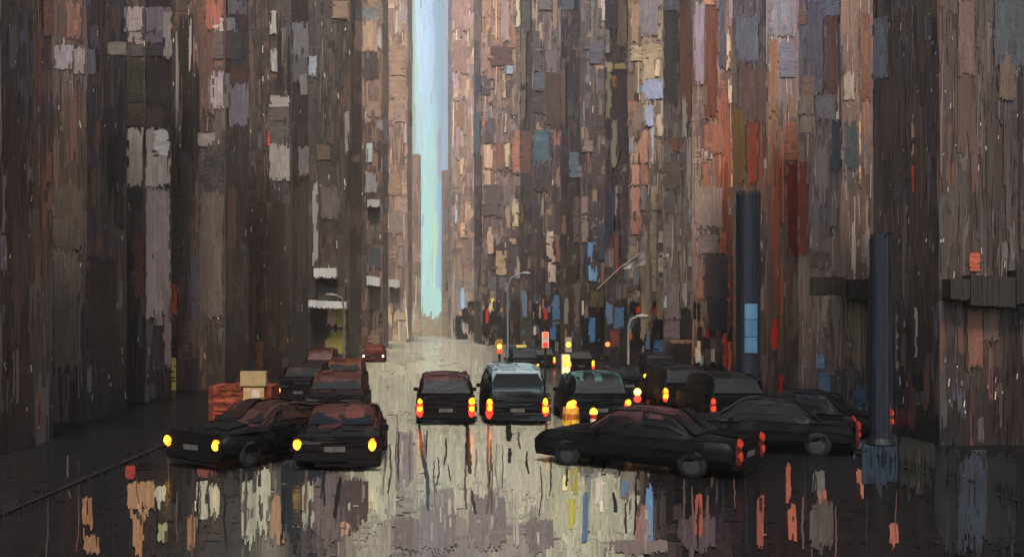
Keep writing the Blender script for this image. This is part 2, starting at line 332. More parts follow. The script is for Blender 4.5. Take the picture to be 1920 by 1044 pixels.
# individual daubs that read as panes, panels and signs: x0 y0 x1 y1 colour direction
DA = """
230 14 322 60 7a7072 v;305 22 322 112 9c9184 v;240 60 308 82 6d6465 h;240 82 310 105 4f494a h;200 80 238 104 84796a h;103 85 138 132 6b666b v;138 92 178 140 67605f v
240 240 317 352 958c82 v;286 246 316 292 b5b0a6 h;392 135 430 205 7d7377 v;428 155 464 238 817779 v;400 35 440 60 8c8580 h;425 0 460 28 706a68 v;400 60 450 110 5c524e h;372 250 405 275 6e6764 h
384 280 430 360 3c383a h;78 0 102 70 6e4a3f v;125 5 152 75 684c42 v;385 0 418 60 7c4c41 v;385 60 400 215 5c453d v;430 130 462 158 6e4f42 h;238 195 305 238 4a3f3c h;236 115 312 195 393532 v;83 285 98 345 69483d v
507 22 519 66 8a8481 v;508 92 520 136 857f7c v;542 42 578 108 8f8a87 v;545 100 577 155 767170 v;579 105 595 143 777f88 h;560 140 575 178 a39a92 v;505 180 545 200 807977 h;503 200 545 228 595250 h;505 228 545 268 55504e h
506 268 545 340 7c7672 v;557 275 578 330 8f8885 v;558 307 570 332 c2452a h;502 248 506 275 b5422c v;622 3 655 35 8b7463 h;665 14 678 38 5c6670 h;680 12 714 42 727472 h;663 38 707 98 a48974 v;709 55 715 92 9a9996 v;680 98 710 150 4a403b v
716 100 728 215 937c69 v;730 85 762 140 927969 h;730 140 762 185 8f7868 h;740 180 762 230 8d7a6f h;690 190 715 220 8a7664 h;716 222 727 272 8d8c8d v;646 208 655 290 7e7772 v;687 270 698 305 9aa09f v;657 290 677 303 8a7059 h;728 325 752 365 8a7362 h;684 325 706 362 7d7b7b v
595 272 620 300 5f4f44 h;763 75 773 120 8f9484 v;757 232 762 270 96a29d v;740 20 746 65 a8a19b v
849 77 878 140 8d776f v;849 0 880 60 9c8079 v;890 2 898 32 b2937f v;890 33 904 80 b5967f v;898 0 905 110 a58079 v;905 95 910 135 9a7d6a v;849 135 860 190 a9939e v;853 163 860 185 c5a98d h;890 143 920 180 5c5158 h;896 180 905 227 c3a791 v;905 225 912 237 c07d35 h
903 272 922 318 c3a591 v;905 320 920 348 b59a87 v;890 210 902 290 6e7d86 v;905 222 928 270 5f545a v;920 88 960 125 5e4a4a h;858 195 872 245 84705f v;854 240 862 300 a08d93 v;862 297 870 330 c0a68c v;928 270 945 320 7d5d55 v;940 0 955 80 9a8884 v;942 140 948 185 b39d80 v;945 215 950 250 a9a491 v;945 270 955 315 b6a983 v;947 125 962 140 8da3b0 h
967 0 976 52 b5a992 v;980 0 995 60 82847a v;977 52 988 160 b39f86 v;1001 60 1012 135 565558 h;1010 0 1035 20 6b6466 h;1036 0 1044 60 8f7b64 v;1053 0 1080 18 838a8e h;1022 95 1045 138 6f666d h;1001 138 1022 170 566068 h;1001 170 1020 210 4d4848 h;977 170 987 225 a88a74 v
1001 245 1030 310 52666f h;961 245 975 325 9c6f5f h;977 245 999 325 9a6c5c h;1022 140 1051 240 50423f v;1053 110 1062 238 8c7363 v;1070 285 1089 332 83a0a8 h;1092 265 1112 285 7c7368 h;1105 80 1130 120 5c5a66 h;1126 0 1134 40 a9a0a5 v;1136 57 1146 85 98938f h;1136 85 1146 100 aba69b v;1136 115 1150 135 ccb896 h
1150 118 1178 129 c4a26a h;1147 143 1158 165 b5703c v;1138 135 1148 225 a29770 v;1138 5 1162 55 4b403e h;1152 132 1179 290 463a3c v;1162 0 1179 90 88705d v;1182 10 1198 85 8f7867 v;1198 0 1235 70 77727a v;1182 87 1205 115 a09078 h;1205 85 1240 110 9c8b75 h;1206 112 1226 150 a89682 v;1227 112 1236 145 c5b0a0 v
1206 150 1243 188 9099b5 v;1209 198 1225 238 949fb8 v;1230 215 1243 258 b3a090 v;1200 245 1215 310 a47c68 v;1182 310 1198 348 a98070 v;1200 310 1215 348 9b7362 v;1148 225 1160 315 a29684 v;1246 0 1275 20 6c6a70 h;1246 20 1274 200 4a4746 v;1275 0 1298 230 7a4f40 v;1301 5 1322 160 837782 v;1322 10 1345 225 603d33 v;1318 0 1340 10 a8735c h
1347 0 1362 130 4c4c55 v;1361 48 1368 135 b5a38a v;1376 85 1384 200 837768 v;1364 150 1371 195 b8a893 v;1384 30 1425 120 87828a v;1388 120 1438 230 7d5f56 v;1281 168 1290 260 b0a293 v;1318 235 1355 290 8c5f50 v;1376 200 1400 345 7c5c36 v;1405 225 1422 348 a3452f v;1315 280 1335 298 9c9696 h
1256 260 1275 285 8d5a48 h;1245 300 1280 348 6e6154 h;1219 240 1226 310 9fa0aa v
1442 0 1490 70 7a7882 v;1548 0 1578 28 787884 h;1499 10 1515 45 8f7160 h;1518 0 1546 180 746b74 v;1462 80 1492 145 6d6d7c h;1442 75 1456 215 84604e v;1506 142 1530 180 92725f h;1500 180 1528 215 8e7b6c v;1503 218 1530 250 8c7b6c v;1536 178 1570 225 7a7174 v;1582 135 1602 188 8a8074 v;1640 32 1668 150 6d6b72 v;1612 25 1632 190 64483d v
1550 30 1572 200 6a4c41 v;1582 225 1607 322 3f4448 v;1560 225 1579 322 3c4246 v;1472 230 1497 300 92604e h;1475 302 1497 480 6b302c v;1499 304 1517 478 66302d v;1795 0 1825 145 64504a v;1609 215 1613 345 b08b6c v;1712 215 1716 295 b08c70 v;1712 300 1716 365 b5452f v;1862 0 1920 130 44484c v;1870 90 1900 190 584a40 v
101 348 158 470 4a433e v;100 470 148 696 57504b v;271 352 317 600 857872 v;246 348 268 470 3c3a3a v;251 400 269 560 5c3f38 v;272 410 284 540 6a453d v;305 540 320 690 7b6866 v;287 470 303 610 7a6a66 v;323 533 332 590 9a4326 v;323 348 345 530 3d3738 h;323 672 331 748 a8944f h;375 355 418 600 564d48 v;423 350 442 470 664e42 v;162 480 215 690 2c2524 v;218 348 232 430 24221f v;84 360 97 395 6e5044 v
601 350 635 412 5c5552 v;586 348 596 500 908a88 v;612 576 630 612 b8a091 v;631 576 650 612 a3924a h;612 618 650 665 82793f v;720 370 727 392 8f8276 v;690 465 714 505 3f4348 v;731 395 755 440 7a706c v;745 463 755 500 80777a v;763 395 772 465 927c6b v;735 540 752 580 6b615e v;686 540 712 580 665d59 v;742 588 762 600 9a8e7b h
905 348 940 405 5e5356 h;891 348 903 405 5a4f54 h;891 405 903 460 443a40 v;914 425 925 475 b59784 h;930 470 950 515 a0896d h;891 500 897 545 8a8d92 v;864 540 871 580 8fb5d8 v;853 365 857 420 9db8cf v;864 415 872 445 caa48c h;920 560 926 582 e0c850 v
961 375 972 425 b5a689 h;977 385 984 420 9c6a52 v;966 480 975 520 8b7f78 h;978 545 990 595 7aa0c4 v;1025 433 1038 480 b5a294 h;1028 482 1042 530 b8aa9c h;1055 405 1064 440 a8755c v;1040 450 1050 500 7d5a52 v;1078 370 1089 455 80706c h;1091 370 1102 455 7c6c69 h;1122 420 1134 490 3a4452 v;1137 350 1153 440 2e3c50 v
1102 455 1112 495 5c84ad v;1102 497 1118 527 6d98bb v;1155 440 1162 515 b5462f v;1155 348 1160 408 a99c94 v;1182 350 1200 410 a77c70 v;1201 350 1212 395 7a7575 v;1182 410 1205 440 946a60 v;1220 348 1231 545 a99c87 h;1247 350 1270 400 70655c h;1233 435 1243 456 cfc3ad h;1234 475 1243 512 d0c2a8 h;1246 476 1256 482 d0c8b0 h;1246 555 1252 577 d5d5cf v
1200 480 1219 640 8a7a64 v;1232 520 1243 600 a09076 v;1250 530 1278 600 8a7670 v;1248 602 1278 635 7f7068 h;1292 375 1299 420 9a9484 v;1293 455 1299 500 a8a090 v;1282 530 1290 575 b0a898 v;1304 350 1355 430 8a7a70 v;1308 440 1347 475 80706a h;1318 478 1365 560 463c3c v;1325 562 1365 620 332e33 v;1308 510 1318 560 9a6a55 v
1348 435 1362 475 a05f45 h;1365 450 1369 620 a05030 v;1378 390 1384 680 75503a v;1080 525 1089 620 7d7068 h;1060 560 1068 608 aaa090 v;1036 555 1050 600 5c80a5 h;1032 602 1042 635 5579a0 h;1104 595 1116 640 5480a8 h;1139 565 1152 605 7a98b8 h;1153 575 1173 615 5680ab h;1210 612 1218 655 5f85a8 v;1226 637 1243 680 5580aa h
1147 620 1165 650 a03028 v;1105 545 1132 575 5a5038 h;1010 552 1014 597 a08070 v;1304 640 1314 680 b0a48c h;1355 625 1362 690 b83a28 v;1363 640 1371 695 c05a3a v;1064 500 1085 530 252022 h;1447 598 1458 655 c8281f v;1520 472 1560 500 4c443d h;1460 705 1468 748 d52a20 v;1535 665 1550 690 5a7a90 h;1535 700 1560 750 4f6878 h
1682 575 1686 696 80766f v;1717 575 1722 670 8f8782 v;1810 580 1838 690 64473b v;1840 580 1870 640 55453d v;1815 475 1835 508 9a5038 h;1602 725 1625 760 40566a h;1600 764 1634 800 566f80 h;480 640 495 700 6a3f30 v;455 697 466 740 8a7a5a h;1000 300 1030 360 4a4448 v
"""
PIECES = []
for item in DA.replace('\n', ';').split(';'):
    w = item.split()
    if len(w) != 6: continue
    x0, y0, x1, y1 = map(float, w[:4])
    for s, i in SEGS:
        u0, u1 = max(x0, s.a0), min(x1, s.a1)
        if u1-u0 >= min(5, (x1-x0)*.5) and i not in TOP: PIECES.append((s, i, u0, y0, u1, y1, w))
for s, i, x0, y0, x1, y1, w in PIECES:
    T = towers[i]; Y = s.depth(min(s.a1, max(s.a0, (x0+x1)/2)))
    x0, x1 = max(x0, s.a0+.5), min(x1, s.a1-.5)
    if x1-x0 < 2: continue
    c = hx(w[4]); lum = sum(c)/3
    big = (x1-x0)*(y1-y0) > 2200
    thin = (x1-x0) < 8 and (y1-y0) > 60
    red = c[0] > 3*c[2] and c[0] > .25 and c[1] < .2
    name = 'sign' if red else 'trim_strip' if thin else 'wall_panel' if big or lum < .07 else 'window'
    B = Buf(); pr = Y*(s.n*1.6e-6+.0006)
    ix, iy = min(5, (x1-x0)*.14), min(7, (y1-y0)*.12)
    q4 = ((x0+ix, y0+iy), (x1-ix, y0+iy), (x1-ix, y1-iy), (x0+ix, y1-iy))
    A, Bq, Cc, D = (s.P(u, v, pr-.004) for u, v in q4)
    a, b, c2, d2 = (s.P(u, v) for u, v in q4)
    al = alb(c, s.key, TGAIN[i]**.6*(1.35 if x0 < 580 and lum > .1 else 1.0))
    B.add([A, Bq, Cc, D, a, b, c2, d2], [(3,2,1,0),(0,1,5,4),(1,2,6,5),(2,3,7,6),(3,0,4,7)], scl(al, .9))
    # first coat plus a second broken coat that leaves its own edge
    n0 = s.n; s.n = 1
    stroke(B, s, x0, y0, x1, y1, al, d=w[5], jit=.09, rag=.13, proud=pr, miss=.02)
    ww, hh = x1-x0, y1-y0
    for _ in range(int(ww*hh/500)+1):
        fx, fy = R(), R()
        if w[5] == 'v':
            a0 = x0+fx*ww*.7; b0 = y0+fy*hh*.6
            stroke(B, s, a0, b0, a0+ww*.3, b0+hh*.4, scl(al, U(.84, 1.2)), d='v', rag=.4, jit=.1, proud=pr)
        else:
            a0 = x0+fx*ww*.5; b0 = y0+fy*hh*.75
            stroke(B, s, a0, b0, a0+ww*.5, b0+hh*.25, scl(al, U(.82, 1.2)), d='h', rag=.4, jit=.1, proud=pr)
    for _ in range(int((ww+hh)/16)):       # neighbouring colour dragged over the edges
        u = R()*2*(ww+hh); e = U(2, 6)
        if u < ww: ex, ey = x0+u, y0
        elif u < 2*ww: ex, ey = x0+u-ww, y1
        elif u < 2*ww+hh: ex, ey = x0, y0+u-2*ww
        else: ex, ey = x1, y0+u-2*ww-hh
        cc = alb(scl(sample(GW, GRID_Y, ex+U(-25, 25), ey+U(-25, 25)), U(.7, 1.25)), s.key, TGAIN[i])
        if w[5] == 'v' or R() < .5: stroke(B, s, max(s.a0, ex-e/2), ey-U(4, 16), min(s.a1, ex+e/2), ey+U(4, 16), cc, d='v', rag=.5, proud=pr, rib=1.6)
        else: stroke(B, s, max(s.a0, ex-U(3, 9)), ey-e/2, min(s.a1, ex+U(3, 9)), ey+e/2, cc, d='h', rag=.5, proud=pr, rib=1.6)
    s.n = n0
    B.build(name, M_DAUB, T['root'])
    T['win'] += 1
for T in towers:
    T['B'].build('wall', M_WALL, T['root'])

# ledges, awnings, canopies: real slabs standing out from the walls
def ledge(i, x0, x1, y0, y1, hexc, out, name, drop=0, slope=0):
    s, j = seg_at((x0+x1)/2); T = towers[j]; Y = T['Y']
    B = Buf(); c = alb(hx(hexc), 'front')
    n = max(3, int((x1-x0)/2.4))
    for k in range(n):
        a = x0+(x1-x0)*k/n; b = x0+(x1-x0)*(k+1)/n
        xa, xb = (a-CX)/F*Y, (b-CX)/F*Y
        za = H+(HY-y0-slope*k/n-U(0, 1.2))/F*Y; zb = H+(HY-y1-slope*k/n+U(-2.5, 1.5))/F*Y
        B.box(xa, Y-out*U(.96, 1), zb-drop, xb-.001, Y, za, scl(c, U(.86, 1.12)))
    B.build(name, M_DAUB, T['root'])
ledge(0, 592, 634, 504, 521, 'a2a3a3', 1.6, 'awning')
ledge(0, 582, 652, 563, 576, 'a3a6a6', 1.9, 'awning', slope=3)
ledge(0, 598, 648, 539, 562, '3e3b38', .5, 'shop_sign')
ledge(0, 690, 714, 518, 534, '9fa0a0', 2.6, 'awning', slope=4)
ledge(0, 730, 750, 524, 538, '9fa0a0', 2.6, 'awning', slope=2)
ledge(0, 690, 713, 376, 389, '8b8b8b', 1.5, 'ledge')
ledge(0, 1518, 1576, 520, 552, '3f3935', .45, 'canopy')
ledge(0, 1584, 1630, 524, 560, '35302d', .45, 'canopy')
ledge(0, 1765, 1800, 524, 562, '2d2a28', .45, 'canopy')
ledge(0, 1802, 1884, 517, 572, '2a2724', .45, 'canopy', slope=4)
ledge(0, 1886, 2060, 508, 570, '262220', .45, 'canopy')
ledge(0, 1250, 1290, 636, 642, '6a5048', .8, 'ledge')


# ------------------------------------------------------------------ ground, road, pavements
GR = Ground()
B = Buf(); B.quad((-258, -58, -.05), (258, -58, -.05), (258, 738, -.05), (-258, 738, -.05), (.02, .018, .017))
tag(B.build('ground', M_RUBBER), kind='structure')
B = Buf(); B.quad((-16, -25, 0), (17, -25, 0), (17, 736, 0), (-16, 736, 0), alb(hx('2a2523'), 'ground'))
def gstroke(Bf, x0, y0, x1, y1, c, **k): stroke(Bf, GR, x0, y0, x1, y1, alb(c, 'ground'), **k)
ROAD = B
side_L, side_R = Buf(), Buf()
for (a, b, Bs) in ((KL, -40, side_L), (KR, 45, side_R)):
    Bs.box(min(a, b), 4, 0, max(a, b), 600, .13, alb(hx('1c1817'), 'ground'))
    Bs.box(min(a, a+(.18 if a < 0 else -.18)), 4, 0, max(a, a+(.18 if a < 0 else -.18)), 600, .135, alb(hx('262120'), 'ground'))
def which(px, py):
    X = GR.P(px, py)[0]
    return side_L if X < KL else side_R if X > KR else ROAD
# long strokes of wet paint along the road
def gfill(n, wr, hr, d, jc, lum, jit, ya, yb, xa=-60, xb=1980, bias=1.0, rag=.2):
    for _ in range(n):
        cx = U(xa, xb); cy = ya+(yb-ya)*R()**bias
        sc = .35+.65*(cy-HY)/400
        w, h = U(*wr)*sc, U(*hr)*sc
        c = sample(GG, GROUND_Y, cx+U(-jc, jc), cy+U(-jc, jc))
        c = scl(c, math.exp(U(-lum, lum)))
        c = scl((c[0]*(1+U(-.04, .04)), c[1], c[2]*(1+U(-.06, .06))), .30 if cx > 1200 else .5 if cx < 480 else 1.22 if cy < 720 and 690 < cx < 930 else 1)  # sides darkened; far centre lightened as painted haze
        y0, y1 = max(629, cy-h/2), cy+h/2
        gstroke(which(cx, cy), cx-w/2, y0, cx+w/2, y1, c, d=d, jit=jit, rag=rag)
y = 630
while y < 1090:
    st = max(9, (y-HY)*.12)
    for x in range(-60, 1990, 22):
        c = sample(GG, GROUND_Y, x+11, y+st/2)
        c = scl(c, (.30 if x > 1200 else .5 if x < 480 else 1.22 if y < 720 and 690 < x < 930 else 1)*U(.95, 1.05))  # base coat with the same darkened sides and painted haze
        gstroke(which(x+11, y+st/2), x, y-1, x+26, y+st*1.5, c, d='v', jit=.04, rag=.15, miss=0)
    y += st
gfill(900, (40, 90), (50, 120), 'v', 6, .06, .05, 640, 1090)
gfill(900, (14, 46), (30, 90), 'v', 14, .10, .07, 640, 1090)
gfill(600, (20, 60), (8, 26), 'h', 10, .10, .07, 640, 1090)
gfill(500, (5, 16), (40, 150), 'v', 22, .16, .09, 780, 1090)
GD = """
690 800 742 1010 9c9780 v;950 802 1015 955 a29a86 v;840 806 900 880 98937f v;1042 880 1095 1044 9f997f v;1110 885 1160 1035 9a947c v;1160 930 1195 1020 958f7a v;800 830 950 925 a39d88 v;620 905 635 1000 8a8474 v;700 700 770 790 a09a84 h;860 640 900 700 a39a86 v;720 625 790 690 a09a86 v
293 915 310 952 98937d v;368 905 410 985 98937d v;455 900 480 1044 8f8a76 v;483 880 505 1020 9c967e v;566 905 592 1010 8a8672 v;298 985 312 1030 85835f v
240 905 288 968 8e6a4d v;250 960 268 1050 8a6345 v;155 935 172 1005 80583f v;160 1010 184 1050 7c5a42 v;352 970 365 1050 8a5f42 v;510 930 530 1040 8a6a50 v;235 875 252 908 8a352c v;640 960 652 1020 a5785a v
372 868 402 905 6e3f3a v;744 810 772 930 756b6a v;742 975 785 1050 645856 v;790 945 850 1050 6a5e5a v;885 925 945 1050 6e625e v;990 975 1036 1050 6c605c v;590 880 640 1044 5a4d4a v;640 900 690 1010 443735 v;800 920 850 960 7a6e66 v;1142 1020 1250 1050 6a5a56 h
528 860 560 1050 1f2426 v;560 880 600 905 26282c v;1095 925 1102 1040 50607a v;1213 910 1222 1030 5a7590 v;1168 905 1175 940 5a7088 v;1192 950 1212 1030 7c5a54 v;1275 970 1340 1050 44373a v
1305 930 1314 1020 8f4534 v;1475 870 1482 960 84483a v;1478 950 1492 1030 94503c v;1420 930 1432 1050 7c4234 v;1536 925 1548 965 94503c v;1670 985 1680 1030 8a5040 v;1607 885 1615 915 8f5a40 v;1525 885 1545 940 5a544c v;1520 940 1560 1050 4a403c v
1755 838 1800 1060 1b1a19 v;1800 850 1852 1060 2b3038 v;1852 860 1905 1060 1c1b1b v;1620 760 1680 940 26303c v;1600 790 1636 860 3c4650 v;1690 800 1750 940 25231f v
1070 880 1082 940 9a8a3c v;1066 940 1080 1000 a09440 v;1056 895 1062 930 d0c47c v;1118 900 1128 960 b8aa98 v

"""
for item in GD.replace('\n', ';').split(';'):  # pavement patches, plus light streaks and dark car reflections painted onto the road
    w = item.split()
    if len(w) != 6: continue
    x0, y0, x1, y1 = map(float, w[:4])
    ww, hh = x1-x0, y1-y0; big = ww > 34
    col = hx(w[4]); ns = max(1, int(ww/(9 if big else 6)))
    for rep in range(2):
        for k in range(ns):
            e = abs((k+.5)/ns-.5)*2
            a0 = x0+ww*(k+U(-.3, .1))/ns; a1 = x0+ww*(k+1+U(-.1, .3))/ns
            b0 = y0+hh*(U(0, .12)+.10*e*R()); b1 = y1-hh*(U(0, .14)+.30*e*R())
            gstroke(which((a0+a1)/2, (b0+b1)/2), a0, b0, a1, b1, scl(col, U(.88, 1.1)), d='v', jit=.07, rag=.3, lean=U(-3, 3))
    for _ in range(int(ww*hh/380)+1):
        a0, b0 = x0+U(-.1, .9)*ww, y0+U(.02, .9)*hh; q = R()
        c = scl(col, U(.8, 1.2)) if q < .6 or y0 < 760 else sample(GG, GROUND_Y, a0+U(-50, 50), b0+U(-30, 30))
        if R() < .2: gstroke(which(a0, b0), a0, b0, a0+U(6, min(26, 8+ww*.4)), b0+U(2, 5), c, d='h', jit=.1, rag=.5)
        else: gstroke(which(a0, b0), a0, b0, a0+U(2, 7), b0+U(12, 40), c, d='v', jit=.1, rag=.5)
# dark reflections below the cars, painted on the road as drip-shaped strips
def reflection_drip(pts, w, hexc):
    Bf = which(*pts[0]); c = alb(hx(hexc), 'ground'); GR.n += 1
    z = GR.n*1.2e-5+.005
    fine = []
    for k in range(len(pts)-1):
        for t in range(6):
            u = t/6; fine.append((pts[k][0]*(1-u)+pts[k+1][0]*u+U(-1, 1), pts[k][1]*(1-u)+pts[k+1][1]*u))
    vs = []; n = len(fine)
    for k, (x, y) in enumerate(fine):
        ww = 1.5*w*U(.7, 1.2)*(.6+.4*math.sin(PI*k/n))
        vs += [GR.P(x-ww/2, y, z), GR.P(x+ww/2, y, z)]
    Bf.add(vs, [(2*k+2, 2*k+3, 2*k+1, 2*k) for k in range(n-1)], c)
reflection_drip([(786, 800), (790, 850), (802, 905), (803, 975)], 5, '241b1a')
reflection_drip([(876, 798), (878, 860), (882, 900)], 7, '1a1816')
reflection_drip([(953, 798), (955, 838)], 8, '1a1816'); reflection_drip([(956, 845), (955, 878)], 5, '1f1a18')
reflection_drip([(916, 800), (914, 870), (918, 925), (912, 980)], 4, '5a453f'); reflection_drip([(884, 925), (893, 980)], 4, '2c2220')
reflection_drip([(638, 900), (632, 950), (626, 985)], 6, '1f1716'); reflection_drip([(1025, 798), (1026, 835)], 4, '5a2a26')
reflection_drip([(1150, 930), (1156, 975)], 5, '24201e'); reflection_drip([(768, 810), (768, 925)], 3, '5a504e')
reflection_drip([(745, 780), (742, 880)], 3, '6a6458'); reflection_drip([(1172, 950), (1174, 1020)], 3, '2a2724')

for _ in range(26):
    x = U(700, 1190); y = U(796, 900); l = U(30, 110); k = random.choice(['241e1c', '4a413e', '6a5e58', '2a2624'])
    reflection_drip([(x, y), (x+U(-3, 3), y+l*.5), (x+U(-5, 5), y+l)], U(1.2, 3.2), k)
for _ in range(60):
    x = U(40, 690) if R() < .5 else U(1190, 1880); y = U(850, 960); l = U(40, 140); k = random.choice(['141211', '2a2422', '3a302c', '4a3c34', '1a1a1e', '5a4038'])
    reflection_drip([(x, y), (x+U(-3, 3), y+l*.5), (x+U(-5, 5), y+l)], U(1.5, 4), k)

# ------------------------------------------------------------------ sky seen at the end of the street
B = Buf()
SKY = Seg('f', -2000, 4000, Y=760)
def skc(x, y):
    top = [(775, 'a9c2ae'), (782, 'd0e2ee'), (790, 'c6daf4'), (810, 'bcd2ec'), (816, '9fb7cc'), (832, '9db0c0'), (840, 'b8a8ae')]
    bot = [(775, 'a0b4a6'), (788, 'a8ccc4'), (795, 'aedcd2'), (812, 'b0dad4'), (817, 'b6d6bc'), (824, '8fafc8'), (840, '96a8b4')]
    def row(t):
        if x <= t[0][0]: return hx(t[0][1])
        for k in range(len(t)-1):
            if x < t[k+1][0]:
                return mixc(hx(t[k][1]), hx(t[k+1][1]), (x-t[k][0])/(t[k+1][0]-t[k][0]))
        return hx(t[-1][1])
    f = min(1, max(0, (y-60)/320))
    c = mixc(row(top), row(bot), f)
    return c if y < 585 else mixc(c, hx('a0998a'), min(1, (y-585)/15))  # mist painted into the foot of the sky
B.quad((-600, 761, -1), (600, 761, -1), (600, 761, 700), (-600, 761, 700), hx('9fb4c4'))
for x in range(-300, 1900, 60):
    for y in range(-300, 640, 120):
        stroke(B, SKY, x, y, x+75, y+150, scl(hx('a3b8c8'), U(.95, 1.05)), rib=9)
for k in range(520):
    cx = U(768, 846); cy = U(-60, 640); w = U(3, 9); h = U(30, 110)
    stroke(B, SKY, cx-w/2, cy-h/2, cx+w/2, cy+h/2, scl(skc(cx, cy), U(.95, 1.06)), rib=1.6, jit=.03, rag=.3)
for (x0, y0, x1, y1, c) in ((781, -10, 784, 90, 'd2e2f0'), (779, 100, 783, 200, 'c0e2d0'), (838, -10, 842, 90, 'd4a8b4'), (820, 240, 828, 345, '9a9fae'), (812, 390, 817, 560, 'c4dcb4'), (817, 480, 823, 575, '9cc2da'), (824, 340, 830, 420, '8fb4d6'), (793, 540, 826, 590, 'acd8ce')):
    stroke(B, SKY, x0, y0, x1, y1, hx(c), rib=1.5, jit=.04, rag=.3)
tag(B.build('sky', M_SKY), kind='structure')
# low block closing the street, the mist painted into its pale colour
T0 = empty('distant_block', (0, 520, 0), 'low pale mist coloured block closing the far end of the street under the sky gap', 'building')
B = Buf(); S0 = Seg('f', 700, 930, Y=520)
B.box(-40, 520, 0, 40, 560, H+(HY-598)/F*520, alb(hx('a0998a'), 'front', .9))
for k in range(160):
    cx = U(720, 910); cy = U(592, 628); w = U(3, 12); h = U(6, 22)
    stroke(B, S0, cx-w/2, cy-h/2, cx+w/2, cy+h/2, alb(scl(hx(random.choice(['a09a86', '9c9482', 'a8a08c', '9a8c80', '92a09a'])), U(.9, 1.08)), 'front'), jit=.05, rib=1.6)
B.build('wall', M_WALL, T0)

# ------------------------------------------------------------------ vehicles
def lerp_tab(t, x):
    if x <= t[0][0]: return t[0][1]
    for k in range(len(t)-1):
        if x <= t[k+1][0]:
            u = (x-t[k][0])/(t[k+1][0]-t[k][0]); return t[k][1]*(1-u)+t[k+1][1]*u
    return t[-1][1]
TOPS = {
 'sedan': [(-1, .62), (-.96, .82), (-.62, .9), (-.4, 1.36), (-.1, 1.45), (.16, 1.43), (.42, .98), (.9, .84), (.97, .7), (1, .5)],
 'suv': [(-1, .7), (-.97, 1.02), (-.86, 1.66), (-.5, 1.76), (.1, 1.74), (.3, 1.6), (.48, 1.12), (.9, 1.0), (.97, .8), (1, .55)],
 'van': [(-1, .9), (-.98, 1.3), (-.93, 1.92), (-.4, 2.02), (.4, 2.0), (.62, 1.8), (.78, 1.2), (.93, 1.05), (.98, .8), (1, .6)]}
def vehicle(name, px, by, rz, kind, body, roof, label, cat, wid=1.9, length=4.5, lamps='tail', Y=None, group='cars on the wet street', hs=1.0, lampc=None, sign=None):
    Y = Y or F*H/(by-HY); X = (px-CX)/F*Y
    root = empty(name, (X, Y+length*.5*abs(math.cos(rz))+wid*.5*abs(math.sin(rz)), .01), label, cat, group, rz)
    # local frame: +x = forward of loft table, rotated so that local -y faces the camera at rz = 0
    face = -1 if lamps == 'tail' else 1      # which end of the car looks at the camera
    def L(s, w, z):                            # s along the car (-1 rear .. 1 front)
        return (w, (s if lamps == 'tail' else -s)*length/2, z)
    tab = TOPS[kind]; belt = {'sedan': .86, 'suv': 1.02, 'van': 1.15}[kind]
    N, Mr = 30, 9
    B = Buf(); B.world = False
    pts = []; cs = []
    bc, rc = hx(body), hx(roof)
    for i in range(N+1):
        s = -1+2*i/N; top = lerp_tab(tab, s)*hs
        taper = 1-.10*abs(s)**5
        hw = wid/2*taper
        ring = []
        bel = min(belt*hs, top)
        for side in (-1, 1):
            pr = [(hw*.93, .24), (hw, .42), (hw*1.0, .62), (hw*.97, bel)]
            for q in (.35, .7, .94):
                pr.append((hw*(.97-.20*q), bel+(top-bel)*q))
            pr.append((hw*.60, top)); pr.append((0.0, top+.02))
            ring.append(pr)
        full = [(-w, z) for w, z in ring[0]]+[(w, z) for w, z in reversed(ring[1][:-1])]
        for (w, z) in full:
            j = .012
            pts.append(L(s, w+U(-j, j), z+U(-j, j)))
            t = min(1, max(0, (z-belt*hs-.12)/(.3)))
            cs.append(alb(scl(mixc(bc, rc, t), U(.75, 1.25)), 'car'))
    n = len(pts)//(N+1)
    fs = [(i*n+k, i*n+k+1, (i+1)*n+k+1, (i+1)*n+k) for i in range(N) for k in range(n-1)]
    fs += [(i*n, (i+1)*n, (i+1)*n+n-1, i*n+n-1) for i in range(N)]
    fs += [tuple(range(n))[::-1], tuple(N*n+k for k in range(n))]
    if lamps != 'tail': fs = [f[::-1] for f in fs]
    B.add(pts, fs, cs)
    # loose horizontal strokes on the end that faces the street view and across the roof
    e = -length/2
    for k in range(60):
        z = U(.16, belt*hs); w0 = U(-wid*.53, wid*.2); w1 = min(wid*.53, w0+U(.3, 1.4)); t = U(.03, .09)
        c = alb(scl(mixc(bc, rc, .12*R()), U(.6, 1.5)), 'car'); y = e-.012-.0012*k
        B.add([(w0, y, z), (w1, y, z+U(-.02, .02)), (w1, y, z+t), (w0, y, z+t*U(.6, 1))], [(0, 1, 2, 3)], c)
    for q in range(230):
        i0 = random.randrange(0, N-5); ln = random.randrange(2, 7); k = random.randrange(1, n-2); i1 = min(N, i0+ln)
        c = scl(cs[i0*n+k], U(.45, 1.7)); off = .012+.0001*q+(U(0, .05) if q % 5 == 0 else 0); f0, f1 = U(0, .3), U(.6, 1.1); vs = []
        for i in range(i0, i1+1):
            p0, p1 = Vector(pts[i*n+k]), Vector(pts[i*n+k+1])
            for f in (f0, f1):
                p = p0.lerp(p1, f); o_ = Vector((p.x, 0, p.z-.7)).normalized(); p = p+o_*(off+U(0, .006)); vs.append(tuple(p))
        fq = [(2*j, 2*j+1, 2*j+3, 2*j+2) for j in range(i1-i0)]
        B.add(vs, fq if lamps == 'tail' else [f[::-1] for f in fq], c)
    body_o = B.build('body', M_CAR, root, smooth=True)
    # windows
    def pane(nm, poly, col):
        Bw = Buf(); Bw.world = False
        cc = alb(hx(col), 'car')
        Bw.add(poly, [tuple(range(len(poly)))], [scl(cc, U(.7, 1.4)) for _ in poly])
        return Bw.build(nm, M_GLASS, root)
